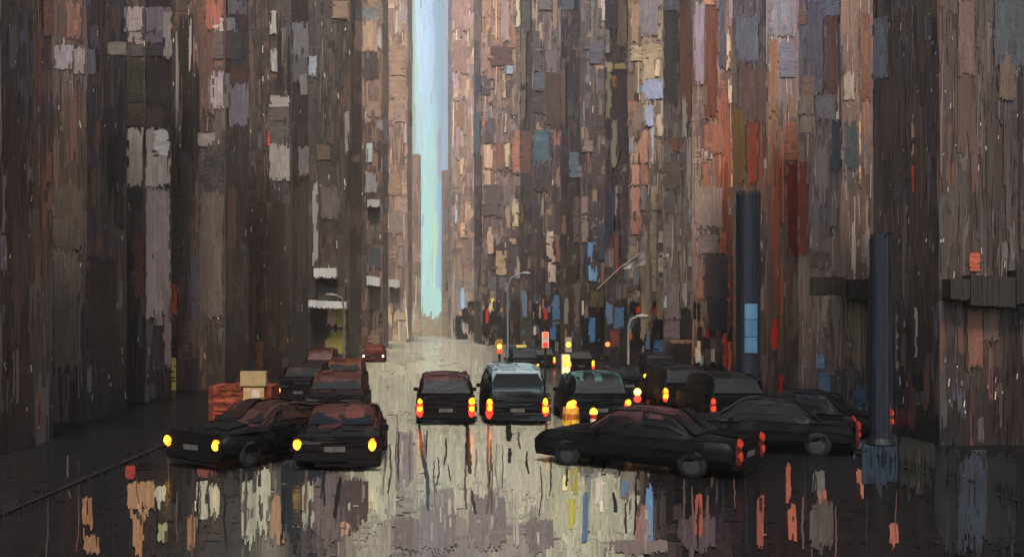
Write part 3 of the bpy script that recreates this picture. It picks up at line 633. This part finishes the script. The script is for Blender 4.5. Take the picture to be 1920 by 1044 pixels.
    cab = [s for s, z in tab if z > belt+.05]
    sr, sf_ = {'sedan': (-.6, .4), 'suv': (-.955, .46), 'van': (-.975, .76)}[kind]
    rt, ft = {'sedan': (-.42, .19), 'suv': (-.87, .31), 'van': (-.935, .63)}[kind]
    for (s0, s1, nm) in ((sr, rt, 'rear_window'), (sf_, ft, 'windscreen')):
        d = .03 if s0 > 0 else -.03
        z0, z1 = (lerp_tab(tab, s0)+.03)*hs, (lerp_tab(tab, s1)-.06)*hs
        p = [L(s0+d, -wid*.42, z0), L(s0+d, wid*.42, z0), L(s1+d, wid*.33, z1), L(s1+d, -wid*.33, z1)]
        pane(nm, p, '1c2022' if by > 720 else roof)
    for sd in (-1, 1):
        zb = (belt+.05)*hs; zt = (max(z for _, z in tab)-.16)*hs
        for (s0, s1) in ((max(sr+.1, -.55), -.12), (-.07, min(sf_-.06, .4))):
            w0, w1 = wid*.487, wid*.42
            p = [L(s0, sd*w0, zb), L(s1, sd*w0, zb), L(min(s1, ft+.02)-.02, sd*w1, zt), L(s0+.06, sd*w1, zt)]
            pane('side_window', p, '16191b')
    # wheels
    for s in (-.62, .62):
        for sd in (-1, 1):
            c = L(s, sd*(wid/2-.08), .33)
            Bt = Buf(); Bt.world = False
            prof = [(.20, -.09), (.31, -.10), (.335, -.06), (.335, .06), (.31, .10), (.20, .09)]
            n2 = 20; vv = []
            for k in range(n2):
                a = 2*PI*k/n2
                for r, o in prof: vv.append((c[0]+o*sd, c[1]+r*math.cos(a), c[2]+r*math.sin(a)))
            ff = [(k*6+q, k*6+q+1, ((k+1) % n2)*6+q+1, ((k+1) % n2)*6+q) for k in range(n2) for q in range(5)]
            Bt.add(vv, ff, (.008, .008, .008))
            wh = Bt.build('wheel', M_RUBBER, root, smooth=True)
            Br = Buf(); Br.world = False
            vv = [(c[0]+.075*sd, c[1], c[2])]+[(c[0]+.06*sd, c[1]+.21*math.cos(2*PI*k/14), c[2]+.21*math.sin(2*PI*k/14)) for k in range(14)]
            Br.add(vv, [(0, 1+k, 1+(k+1) % 14) for k in range(14)], (.03, .03, .03))
            Br.build('rim', M_METAL, wh)
    # bumper and plate
    Bb = Buf(); Bb.world = False
    Bb.box(-wid*.47, e-.07, .3, wid*.47, e+.06, .47, alb(scl(bc, 1.4), 'car'))
    Bb.build('bumper', M_CAR, root)
    Bb = Buf(); Bb.world = False
    Bb.box(-.24, e-.09, .5, .24, e-.06, .62, alb(hx('6a6660'), 'car'))
    Bb.build('plate', M_METAL, root)
    # lamps at the end that faces us, mirrors
    lc = lampc or (('f4a41c', 'd8281c') if lamps == 'tail' else ('f8c030', 'd87a18'))
    for sd in (-1, 1):
        zs = (.78*hs, .56) if lamps == 'tail' else (.66,)
        for q, z in enumerate(zs):
            Bl = Buf(); Bl.world = False
            Bx = Buf(); Bx.world = False
            ce = (sd*wid*.44, e-.06, z)
            tl = lamps == 'tail'; dz = U(.02, .09) if tl else U(-.02, .02)
            for (Bq, r, hh, yy, col, zz) in ((Bl, U(.08, .11) if tl else .09, U(.10, .15) if tl else .11, 0, lc[0], dz), (Bx, U(.10, .13) if tl else .10, U(.17, .22) if tl else .13, .03, lc[1], -dz)):
                vv = [(ce[0], ce[1]-.10+yy, ce[2]+zz)]
                for a in range(3):
                    rr = math.sin((a+1)*PI/6); dd = math.cos((a+1)*PI/6)
                    for k in range(10):
                        th = 2*PI*k/10
                        vv.append((ce[0]+r*rr*math.cos(th)*U(.9, 1.1), ce[1]+yy-.10*dd, ce[2]+zz+hh*rr*math.sin(th)*U(.85, 1.15)))
                ff = [(0, 1+(k+1) % 10, 1+k) for k in range(10)]
                ff += [(1+a*10+k, 1+a*10+(k+1) % 10, 1+(a+1)*10+(k+1) % 10, 1+(a+1)*10+k) for a in range(2) for k in range(10)]
                Bq.add(vv, ff, [scl(hx(col), U(.75, 1.15)*LAMP) for _ in vv])
            lo = Bx.build('tail_light' if lamps == 'tail' else 'headlight', M_LAMP, root, smooth=True)
            Bl.build('bulb', M_LAMP, lo, smooth=True)
        Bm = Buf(); Bm.world = False
        my = L(.3, 0, 0)[1]
        Bm.box(sd*wid*.5, my-.06, belt*hs, sd*(wid*.5+.17), my+.06, belt*hs+.13, alb(bc, 'car'))
        Bm.build('mirror', M_CAR, root)
    if sign:
        Bs = Buf(); Bs.world = False; zt = max(z for _, z in tab)*hs
        Bs.box(-.35, -.12, zt, .35, .12, zt+.2, scl(hx(sign), 1.0)); Bs.build('roof_light', M_LAMP, root)
    return root
LAMP = 4.5/2**EXPO
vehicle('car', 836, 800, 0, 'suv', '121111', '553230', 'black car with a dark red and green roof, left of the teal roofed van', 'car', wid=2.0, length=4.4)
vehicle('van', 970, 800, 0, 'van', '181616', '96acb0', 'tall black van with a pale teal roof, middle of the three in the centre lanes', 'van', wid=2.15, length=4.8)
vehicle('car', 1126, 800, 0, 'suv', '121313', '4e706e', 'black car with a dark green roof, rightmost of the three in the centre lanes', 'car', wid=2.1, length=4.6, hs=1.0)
vehicle('van', 984, 709, 0, 'van', '26282a', '40464a', 'grey van farther up the street directly behind the teal roofed vehicle', 'van', wid=2.0, length=5, sign='8a7a3a')
vehicle('car', 1250, 908, .95, 'sedan', '121111', '4a3230', 'long black car with a rust brown roof turning at the right, nearest', 'car', wid=1.9, length=4.9, lampc=('5a1a12', '240a08'))
vehicle('car', 1470, 862, 1.2, 'sedan', '131314', '1c1c20', 'black car parked in the dark at the right under the taller navy pillar', 'car', wid=1.9, length=4.6, lampc=('4a1410', '200a08'))
vehicle('car', 622, 800, 0, 'suv', '191413', '4a2a20', 'black car with yellow headlights behind the nearest car in the left lane', 'car', wid=2.1, length=4.5, lamps='head')
vehicle('car', 640, 742, 0, 'suv', '1c1412', '643824', 'dark car with a rust orange roof, third in the left hand queue', 'car', wid=2.1, length=4.5, lamps='head')
vehicle('car', 628, 888, 0, 'sedan', '151212', '4a2a22', 'nearest black car in the left lane with two yellow headlights', 'car', wid=1.95, length=4.6, lamps='head', hs=.95)
vehicle('car', 462, 890, -.6, 'sedan', '151312', '3c2824', 'black car turning at the left kerb in front of the food cart', 'car', wid=1.9, length=4.8, lamps='head')
vehicle('car', 700, 680, 0, 'suv', '5a2a1e', '6a3020', 'small rust red car far up the left side of the street with white lamps', 'car', wid=2.2, length=4.5, lamps='head', lampc=('fff0e0', 'd8b0a0'))
vehicle('car', 1180, 745, 0, 'sedan', '181516', '2a2424', 'black car farther up the right side, just behind the green roofed car', 'car', wid=2.0, length=4.5)
vehicle('car', 1090, 700, 0, 'suv', '1a1616', '2e2626', 'small black car far up the right lane near the blue shop row', 'car', wid=2.0, length=4.5)
vehicle('car', 1290, 770, 0, 'suv', '161414', '201c1c', 'black car at the right kerb below the beige tower', 'car', wid=2.1, length=4.6)

for (px, by, rz, kd, bd, rf, lab, lm) in (
 (1385, 800, 0, 'suv', '131212', '1a1717', 'black car at the right kerb, just left of the taller navy pillar', 'tail'),
 (1240, 735, 0, 'van', '151313', '241f1e', 'black van farther up the right kerb below the cream windows', 'tail'),
 (1020, 690, 0, 'suv', '1c1a1a', '33302e', 'small dark car far up the right lanes beside the white faced traffic light', 'tail'),
 (1560, 840, .9, 'sedan', '121214', '1b1d24', 'black car parked across the right pavement edge between the two navy pillars', 'tail'),
 (560, 760, 0, 'suv', '171312', '2a1c18', 'black car at the left kerb behind the yellow lit pair of cars', 'head'),
 (598, 712, 0, 'van', '2a1814', '4a2218', 'dark red van far up the left kerb below the yellow shop front', 'head')):
    vehicle('van' if kd == 'van' else 'car', px, by, rz, kd, bd, rf, lab, 'van' if kd == 'van' else 'car', wid=2.0, lamps=lm, lampc=('8a2818', '3a0e0a') if by > 780 else None)
# barrel added for tail lamp reflections, and marker post, by the green roofed car
def striped(name, px, by, top, wpx, cols, label, cat):
    Y = F*H/(by-HY); X = (px-CX)/F*Y; r = wpx/2/F*Y; z1 = H+(HY-top)/F*Y
    root = empty(name, (X, Y, 0), label, cat)
    B = Buf(); n = len(cols)
    for k, c in enumerate(cols):
        z0, zt = .06+(z1-.06)*k/n, .06+(z1-.06)*(k+1)/n
        for q in range(24):
            a0, a1 = 2*PI*q/24, 2*PI*(q+1)/24; rr = r*(1-.18*k/n)*U(.93, 1.05); j = U(-.03, .03)
            B.add([(X+rr*math.cos(a0), Y+rr*math.sin(a0), z0+j), (X+rr*math.cos(a1), Y+rr*math.sin(a1), z0+j), (X+rr*math.cos(a1), Y+rr*math.sin(a1), zt+.04), (X+rr*math.cos(a0), Y+rr*math.sin(a0), zt+.04)], [(0, 1, 2, 3)], scl(alb(hx(c), 'front'), U(.6, 1.3)))
    B.tube([(X, Y, z1-.05), (X, Y, z1)], r*.75, alb(hx(cols[-1]), 'front'), 16)
    B.build('shell', M_DAUB, root)
    B = Buf(); B.tube([(X, Y, 0), (X, Y, .07)], r*1.25, (.01, .01, .01), 20); B.build('base', M_RUBBER, root)
    B = Buf(); B.tube([(X, Y, z1), (X, Y, z1+.05), (X, Y, z1+.16), (X, Y, z1+.22)], [.05, .12, .1, .03], scl(hx('ffb030'), LAMP), 12); B.build('lamp', M_LAMP, root)
striped('reflection_barrel', 1070, 836, 766, 36, ['8a3a20', 'c8852a', 'a85a24', 'd8a83a', '9a5a28', 'c08a3a'], 'orange and yellow barrel added for tail lamp reflections beside the green roofed car', 'barrel')
striped('marker_post', 1113, 826, 778, 14, ['c0b49a', '6a8aa8', 'b03028', 'c8c0a8', 'a82820'], 'short white, blue and red marker post behind the green roofed car', 'post')

# food cart with a lit serving window
def food_cart(px, by, label):
    Y = F*H/(by-HY); X = (px-CX)/F*Y
    root = empty('food_cart', (X, Y, 0), label, 'food cart')
    B = Buf(); c = alb(hx('6a3424'), 'front'); n = 26; w = 1.0
    for k in range(n):                       # ribbed rust red body
        x0 = X-w+2*w*k/n; z1 = 1.5+.06*math.sin(k)*R()
        B.box(x0, Y-U(0, .02), .42+U(-.03, .03), x0+2*w/n-.001, Y+1.5, z1, scl(c, U(.6, 1.3)))
    for k in range(60):
        x0 = X-w+U(0, 1.6); z0 = U(.45, 1.4); y = Y-.022-.0006*k
        B.add([(x0, y, z0), (x0+U(.2, .6), y, z0), (x0+U(.2, .6), y, z0+.07), (x0, y, z0+.09)], [(0, 1, 2, 3)], scl(c, U(.35, 1.6)))
    B.build('body', M_CAR, root)
    B = Buf(); B.box(X+.12, Y-.10, .72, X+.78, Y-.06, 1.46, scl(hx('b89468'), .9/2**EXPO)); B.box(X+.4, Y-.115, .8, X+.64, Y-.101, 1.4, scl(hx('d0b8a4'), .9/2**EXPO)); B.build('serving_window', M_LAMP, root)
    B = Buf(); B.box(X+.05, Y-.22, 1.52, X+.86, Y+.1, 1.98, alb(hx('8a7a58'), 'front')); B.build('sign_board', M_DAUB, root)
    B = Buf(); B.box(X-.8, Y-.3, .62, X+.9, Y-.0, .66, alb(hx('7a3020'), 'front')); B.build('counter', M_METAL, root)
    for sx in (-.6, .6):
        B = Buf(); B.tube([(X+sx-.06, Y+.2, .28), (X+sx+.06, Y+.2, .28)], .28, (.01, .01, .01), 16); B.build('wheel', M_RUBBER, root)
food_cart(450, 812, 'rust red food cart with a lit cream window at the left kerb')

# ------------------------------------------------------------------ street furniture
def traffic_light(px, by, hgt_px, label, lampcol, boxcol='b8b0a4', top=None):
    Y = F*H/(by-HY); X = (px-CX)/F*Y
    z1 = H+(HY-hgt_px)/F*Y
    root = empty('traffic_light', (X, Y, 0), label, 'traffic light', 'traffic lights along the street')
    B = Buf(); B.tube([(X, Y, 0), (X+U(-.03, .03), Y, z1*.5), (X, Y, z1)], .07, alb(hx('1c1a1a'), 'front'), 8); B.build('pole', M_METAL, root)
    B = Buf(); B.box(X-.2, Y-.22, z1-.95, X+.2, Y+.1, z1, alb(hx(boxcol), 'front')); hs = B.build('housing', M_METAL, root)
    for k, lc in enumerate(lampcol):
        if not lc: continue
        B = Buf(); zc = z1-.18-.29*k
        vv = [(X, Y-.36, zc)]+[(X+.16*math.cos(2*PI*q/12), Y-.23, zc+.16*math.sin(2*PI*q/12)) for q in range(12)]
        B.add(vv, [(0, 1+(q+1) % 12, 1+q) for q in range(12)], scl(hx(lc), LAMP)); B.build('lamp', M_LAMP, hs)
traffic_light(1022, 722, 622, 'white faced traffic light showing red beside the grey van', ['e0402a', None, 'd02020'])
traffic_light(1065, 715, 632, 'traffic light glowing yellow right of the one showing red', [None, 'ffd030', None], '8a8478')
traffic_light(1060, 745, 664, 'nearer traffic light with yellow and orange lamps beside the green roofed car', ['ffb838', 'f08030', 'ffd060'], 'c8c4b8')
traffic_light(1138, 712, 640, 'dark traffic light with one orange lamp below the blue panes', ['ff6030', None, None], '2a2422')
traffic_light(936, 712, 636, 'traffic light with a mustard housing left of the grey van', [None, 'e8c040', 'c83028'], '8a6f28')
traffic_light(1193, 762, 726, 'low signal with a yellow and red lamp at the right kerb', ['ffe070', 'd83020', None], '1c1a1a')
def street_lamp(px, by, top, arm_px, hexc, label, w=.05):
    Y = F*H/(by-HY); X = (px-CX)/F*Y; z1 = H+(HY-top)/F*Y; ax = arm_px/F*Y
    root = empty('street_lamp', (X, Y, 0), label, 'street lamp', 'street lamps along the street')
    c = alb(hx(hexc), 'front')
    B = Buf(); B.tube([(X, Y, 0), (X, Y, z1*.9), (X+ax*.15, Y, z1)], [w*1.6, w, w], c, 8); B.build('pole', M_METAL, root)
    B = Buf(); B.tube([(X+ax*.15, Y, z1), (X+ax*.6, Y, z1+abs(ax)*.25), (X+ax, Y, z1+abs(ax)*.3)], [w, w, w*.8], c, 8); B.build('arm', M_METAL, root)
    B = Buf(); x2 = X+ax; z2 = z1+abs(ax)*.3
    B.tube([(x2-.3, Y, z2), (x2, Y, z2-.02), (x2+.3, Y, z2-.03)], [.05, .13, .07], scl(c, 1.2), 8); B.build('lamp_head', M_METAL, root)
street_lamp(1178, 735, 600, 26, '7a756a', 'pale street lamp with a short arm reaching right past the blue panes')
street_lamp(952, 706, 522, 34, '66727a', 'pale blue grey street lamp above the grey van')
street_lamp(645, 735, 560, -24, '5a5450', 'grey street lamp in front of the yellow shop front')
# flag on a slanted pole on the slate tower
T = towers[13]
B = Buf(); Yf = 69.0
def q3(px, py, Y): return ((px-CX)/F*Y, Y, H+(HY-py)/F*Y)
fr = empty('flag', q3(1122, 540, Yf), 'pale grey flag on a slanted pole jutting from the tower with the red sign', 'flag')
B = Buf(); B.tube([q3(1120, 542, Yf+.9), q3(1165, 500, Yf), q3(1212, 468, Yf-.6)], .06, alb(hx('857c74'), 'front'), 6); B.build('pole', M_METAL, fr)
B = Buf()
nx = 14
for k in range(nx):
    u0, u1 = k/nx, (k+1)/nx
    def fp(u, v):
        x = 1166+45*u; yt = 500-30*u; hgt = 4+22*u**.8
        p = q3(x, yt+v*hgt, Yf-.3*u); return (p[0], p[1]+.12*math.sin(u*9+v*2), p[2])
    B.add([fp(u0, 0), fp(u1, 0), fp(u1, 1), fp(u0, 1)], [(3, 2, 1, 0)], scl(alb(hx('8d8a88'), 'front'), U(.85, 1.15)))
B.build('cloth', M_DAUB, fr)
# navy pillars
def pillar(px, by, top, wpx, label, pal):
    Y = F*H/(by-HY); X = (px-CX)/F*Y; r = wpx/2/F*Y; z1 = H+(HY-top)/F*Y
    root = empty('pillar', (X, Y, 0), label, 'pillar', 'navy pillars at the right')
    B = Buf(); n = 56
    for k in range(n):
        a0, a1 = 2*PI*k/n, 2*PI*(k+1)/n; rr = r*U(.93, 1.05); zt = z1-U(0, .22)
        m = 14; vs = []; cs = []
        c = scl(hx(random.choice(pal)), U(.8, 1.25))
        for q in range(m+1):
            z = zt*q/m; w = 1+.012*math.sin(q+k)
            vs += [(X+rr*w*math.cos(a0), Y+rr*w*math.sin(a0), z), (X+rr*w*math.cos(a1), Y+rr*w*math.sin(a1), z)]
            cs += [alb(scl(c, U(.85, 1.15)), 'front')]*2
        vs.append((X, Y, zt)); cs.append(cs[-1])
        B.add(vs, [(2*q, 2*q+1, 2*q+3, 2*q+2) for q in range(m)]+[(2*m, 2*m+1, 2*m+2)], cs)
    B.build('shaft', M_WALL, root)
    B = Buf(); B.tube([(X, Y, 0), (X, Y, .25), (X, Y, .4)], [r*1.3, r*1.3, r*1.02], alb(hx('0e0f13'), 'front'), 24); B.build('plinth', M_METAL, root)
    return root, X, Y, r
rt, X, Y, r = pillar(1403, 762, 358, 43, 'taller navy blue pillar with a flat top in front of the mauve and orange tower', ['1f232c', '232934', '1c2028', '282d38'])
B = Buf()
for (y0, y1, c) in ((570, 600, '4f7898'), (600, 632, '44688a'), (632, 662, '4a7090')):
    z0, z1 = H+(HY-y1)/F*Y, H+(HY-y0)/F*Y
    for k in range(12):
        a0 = -PI/2-.62+1.05*k/12; a1 = a0+1.05/12
        B.add([(X+r*1.05*math.cos(a0), Y+r*1.05*math.sin(a0), z0+U(0, .06)), (X+r*1.05*math.cos(a1), Y+r*1.05*math.sin(a1), z0+U(0, .06)), (X+r*1.05*math.cos(a1), Y+r*1.05*math.sin(a1), z1), (X+r*1.05*math.cos(a0), Y+r*1.05*math.sin(a0), z1)], [(0, 1, 2, 3)], scl(alb(hx(c), 'front'), U(.85, 1.15)))
B.build('poster', M_DAUB, rt)
pillar(1651, 848, 435, 40, 'shorter navy blue pillar with a flat top near the right edge', ['1f232c', '242833', '1d2027'])

for nm, Bq in (('road', ROAD), ('pavement', side_L), ('pavement', side_R)):
    tag(Bq.build(nm, M_ROAD), kind='structure')

# ------------------------------------------------------------------ air
hm = bpy.data.materials.new('haze_air'); hm.use_nodes = True
hn = hm.node_tree; hn.nodes.clear(); ho = hn.nodes.new('ShaderNodeOutputMaterial'); hv = hn.nodes.new('ShaderNodeVolumePrincipled')
hv.inputs['Color'].default_value = (.86, .80, .68, 1); hv.inputs['Density'].default_value = HAZE; hv.inputs['Anisotropy'].default_value = .0
hn.links.new(hv.outputs[0], ho.inputs['Volume'])
B = Buf(); B.box(-260, -60, -1.05, 260, 740, max(T['z1'] for T in towers)+2, (1, 1, 1))
hz = B.build('haze', hm); tag(hz, kind='stuff')

# ------------------------------------------------------------------ light, sky, camera
EL, AZ = math.radians(62), math.radians(-2)       # sun behind the viewer, a little to the left
w = bpy.data.worlds.new('World'); bpy.context.scene.world = w; w.use_nodes = True
nt = w.node_tree; bg = nt.nodes['Background']
sk = nt.nodes.new('ShaderNodeTexSky'); sk.sky_type = 'NISHITA'; sk.sun_disc = False
sk.sun_elevation = EL; sk.sun_rotation = PI+AZ; sk.air_density = 1.0; sk.dust_density = 3.0
nt.links.new(sk.outputs[0], bg.inputs[0]); bg.inputs[1].default_value = .08
l = bpy.data.lights.new('sun', 'SUN'); l.energy = 1.5; l.angle = math.radians(10); l.color = (1, .955, .9)
lo = bpy.data.objects.new('sun', l); C.objects.link(lo)
d = Vector((math.sin(-AZ)*math.cos(EL), math.cos(AZ)*math.cos(EL), -math.sin(EL)))   # travels away from the viewer and down
lo.rotation_euler = d.to_track_quat('-Z', 'Y').to_euler()
cam = bpy.data.cameras.new('camera'); co = bpy.data.objects.new('camera', cam); C.objects.link(co)
co.location = (0, 0, H); co.rotation_euler = (PI/2, 0, 0)
cam.lens = 36*F/1920; cam.sensor_width = 36; cam.clip_end = 4000; cam.clip_start = .1
cam.shift_x = (960-CX)/1920; cam.shift_y = (HY-522)/1920
sc = bpy.context.scene; sc.camera = co
sc.view_settings.view_transform = 'Standard'; sc.view_settings.look = 'None'; sc.view_settings.exposure = EXPO; sc.view_settings.gamma = 1
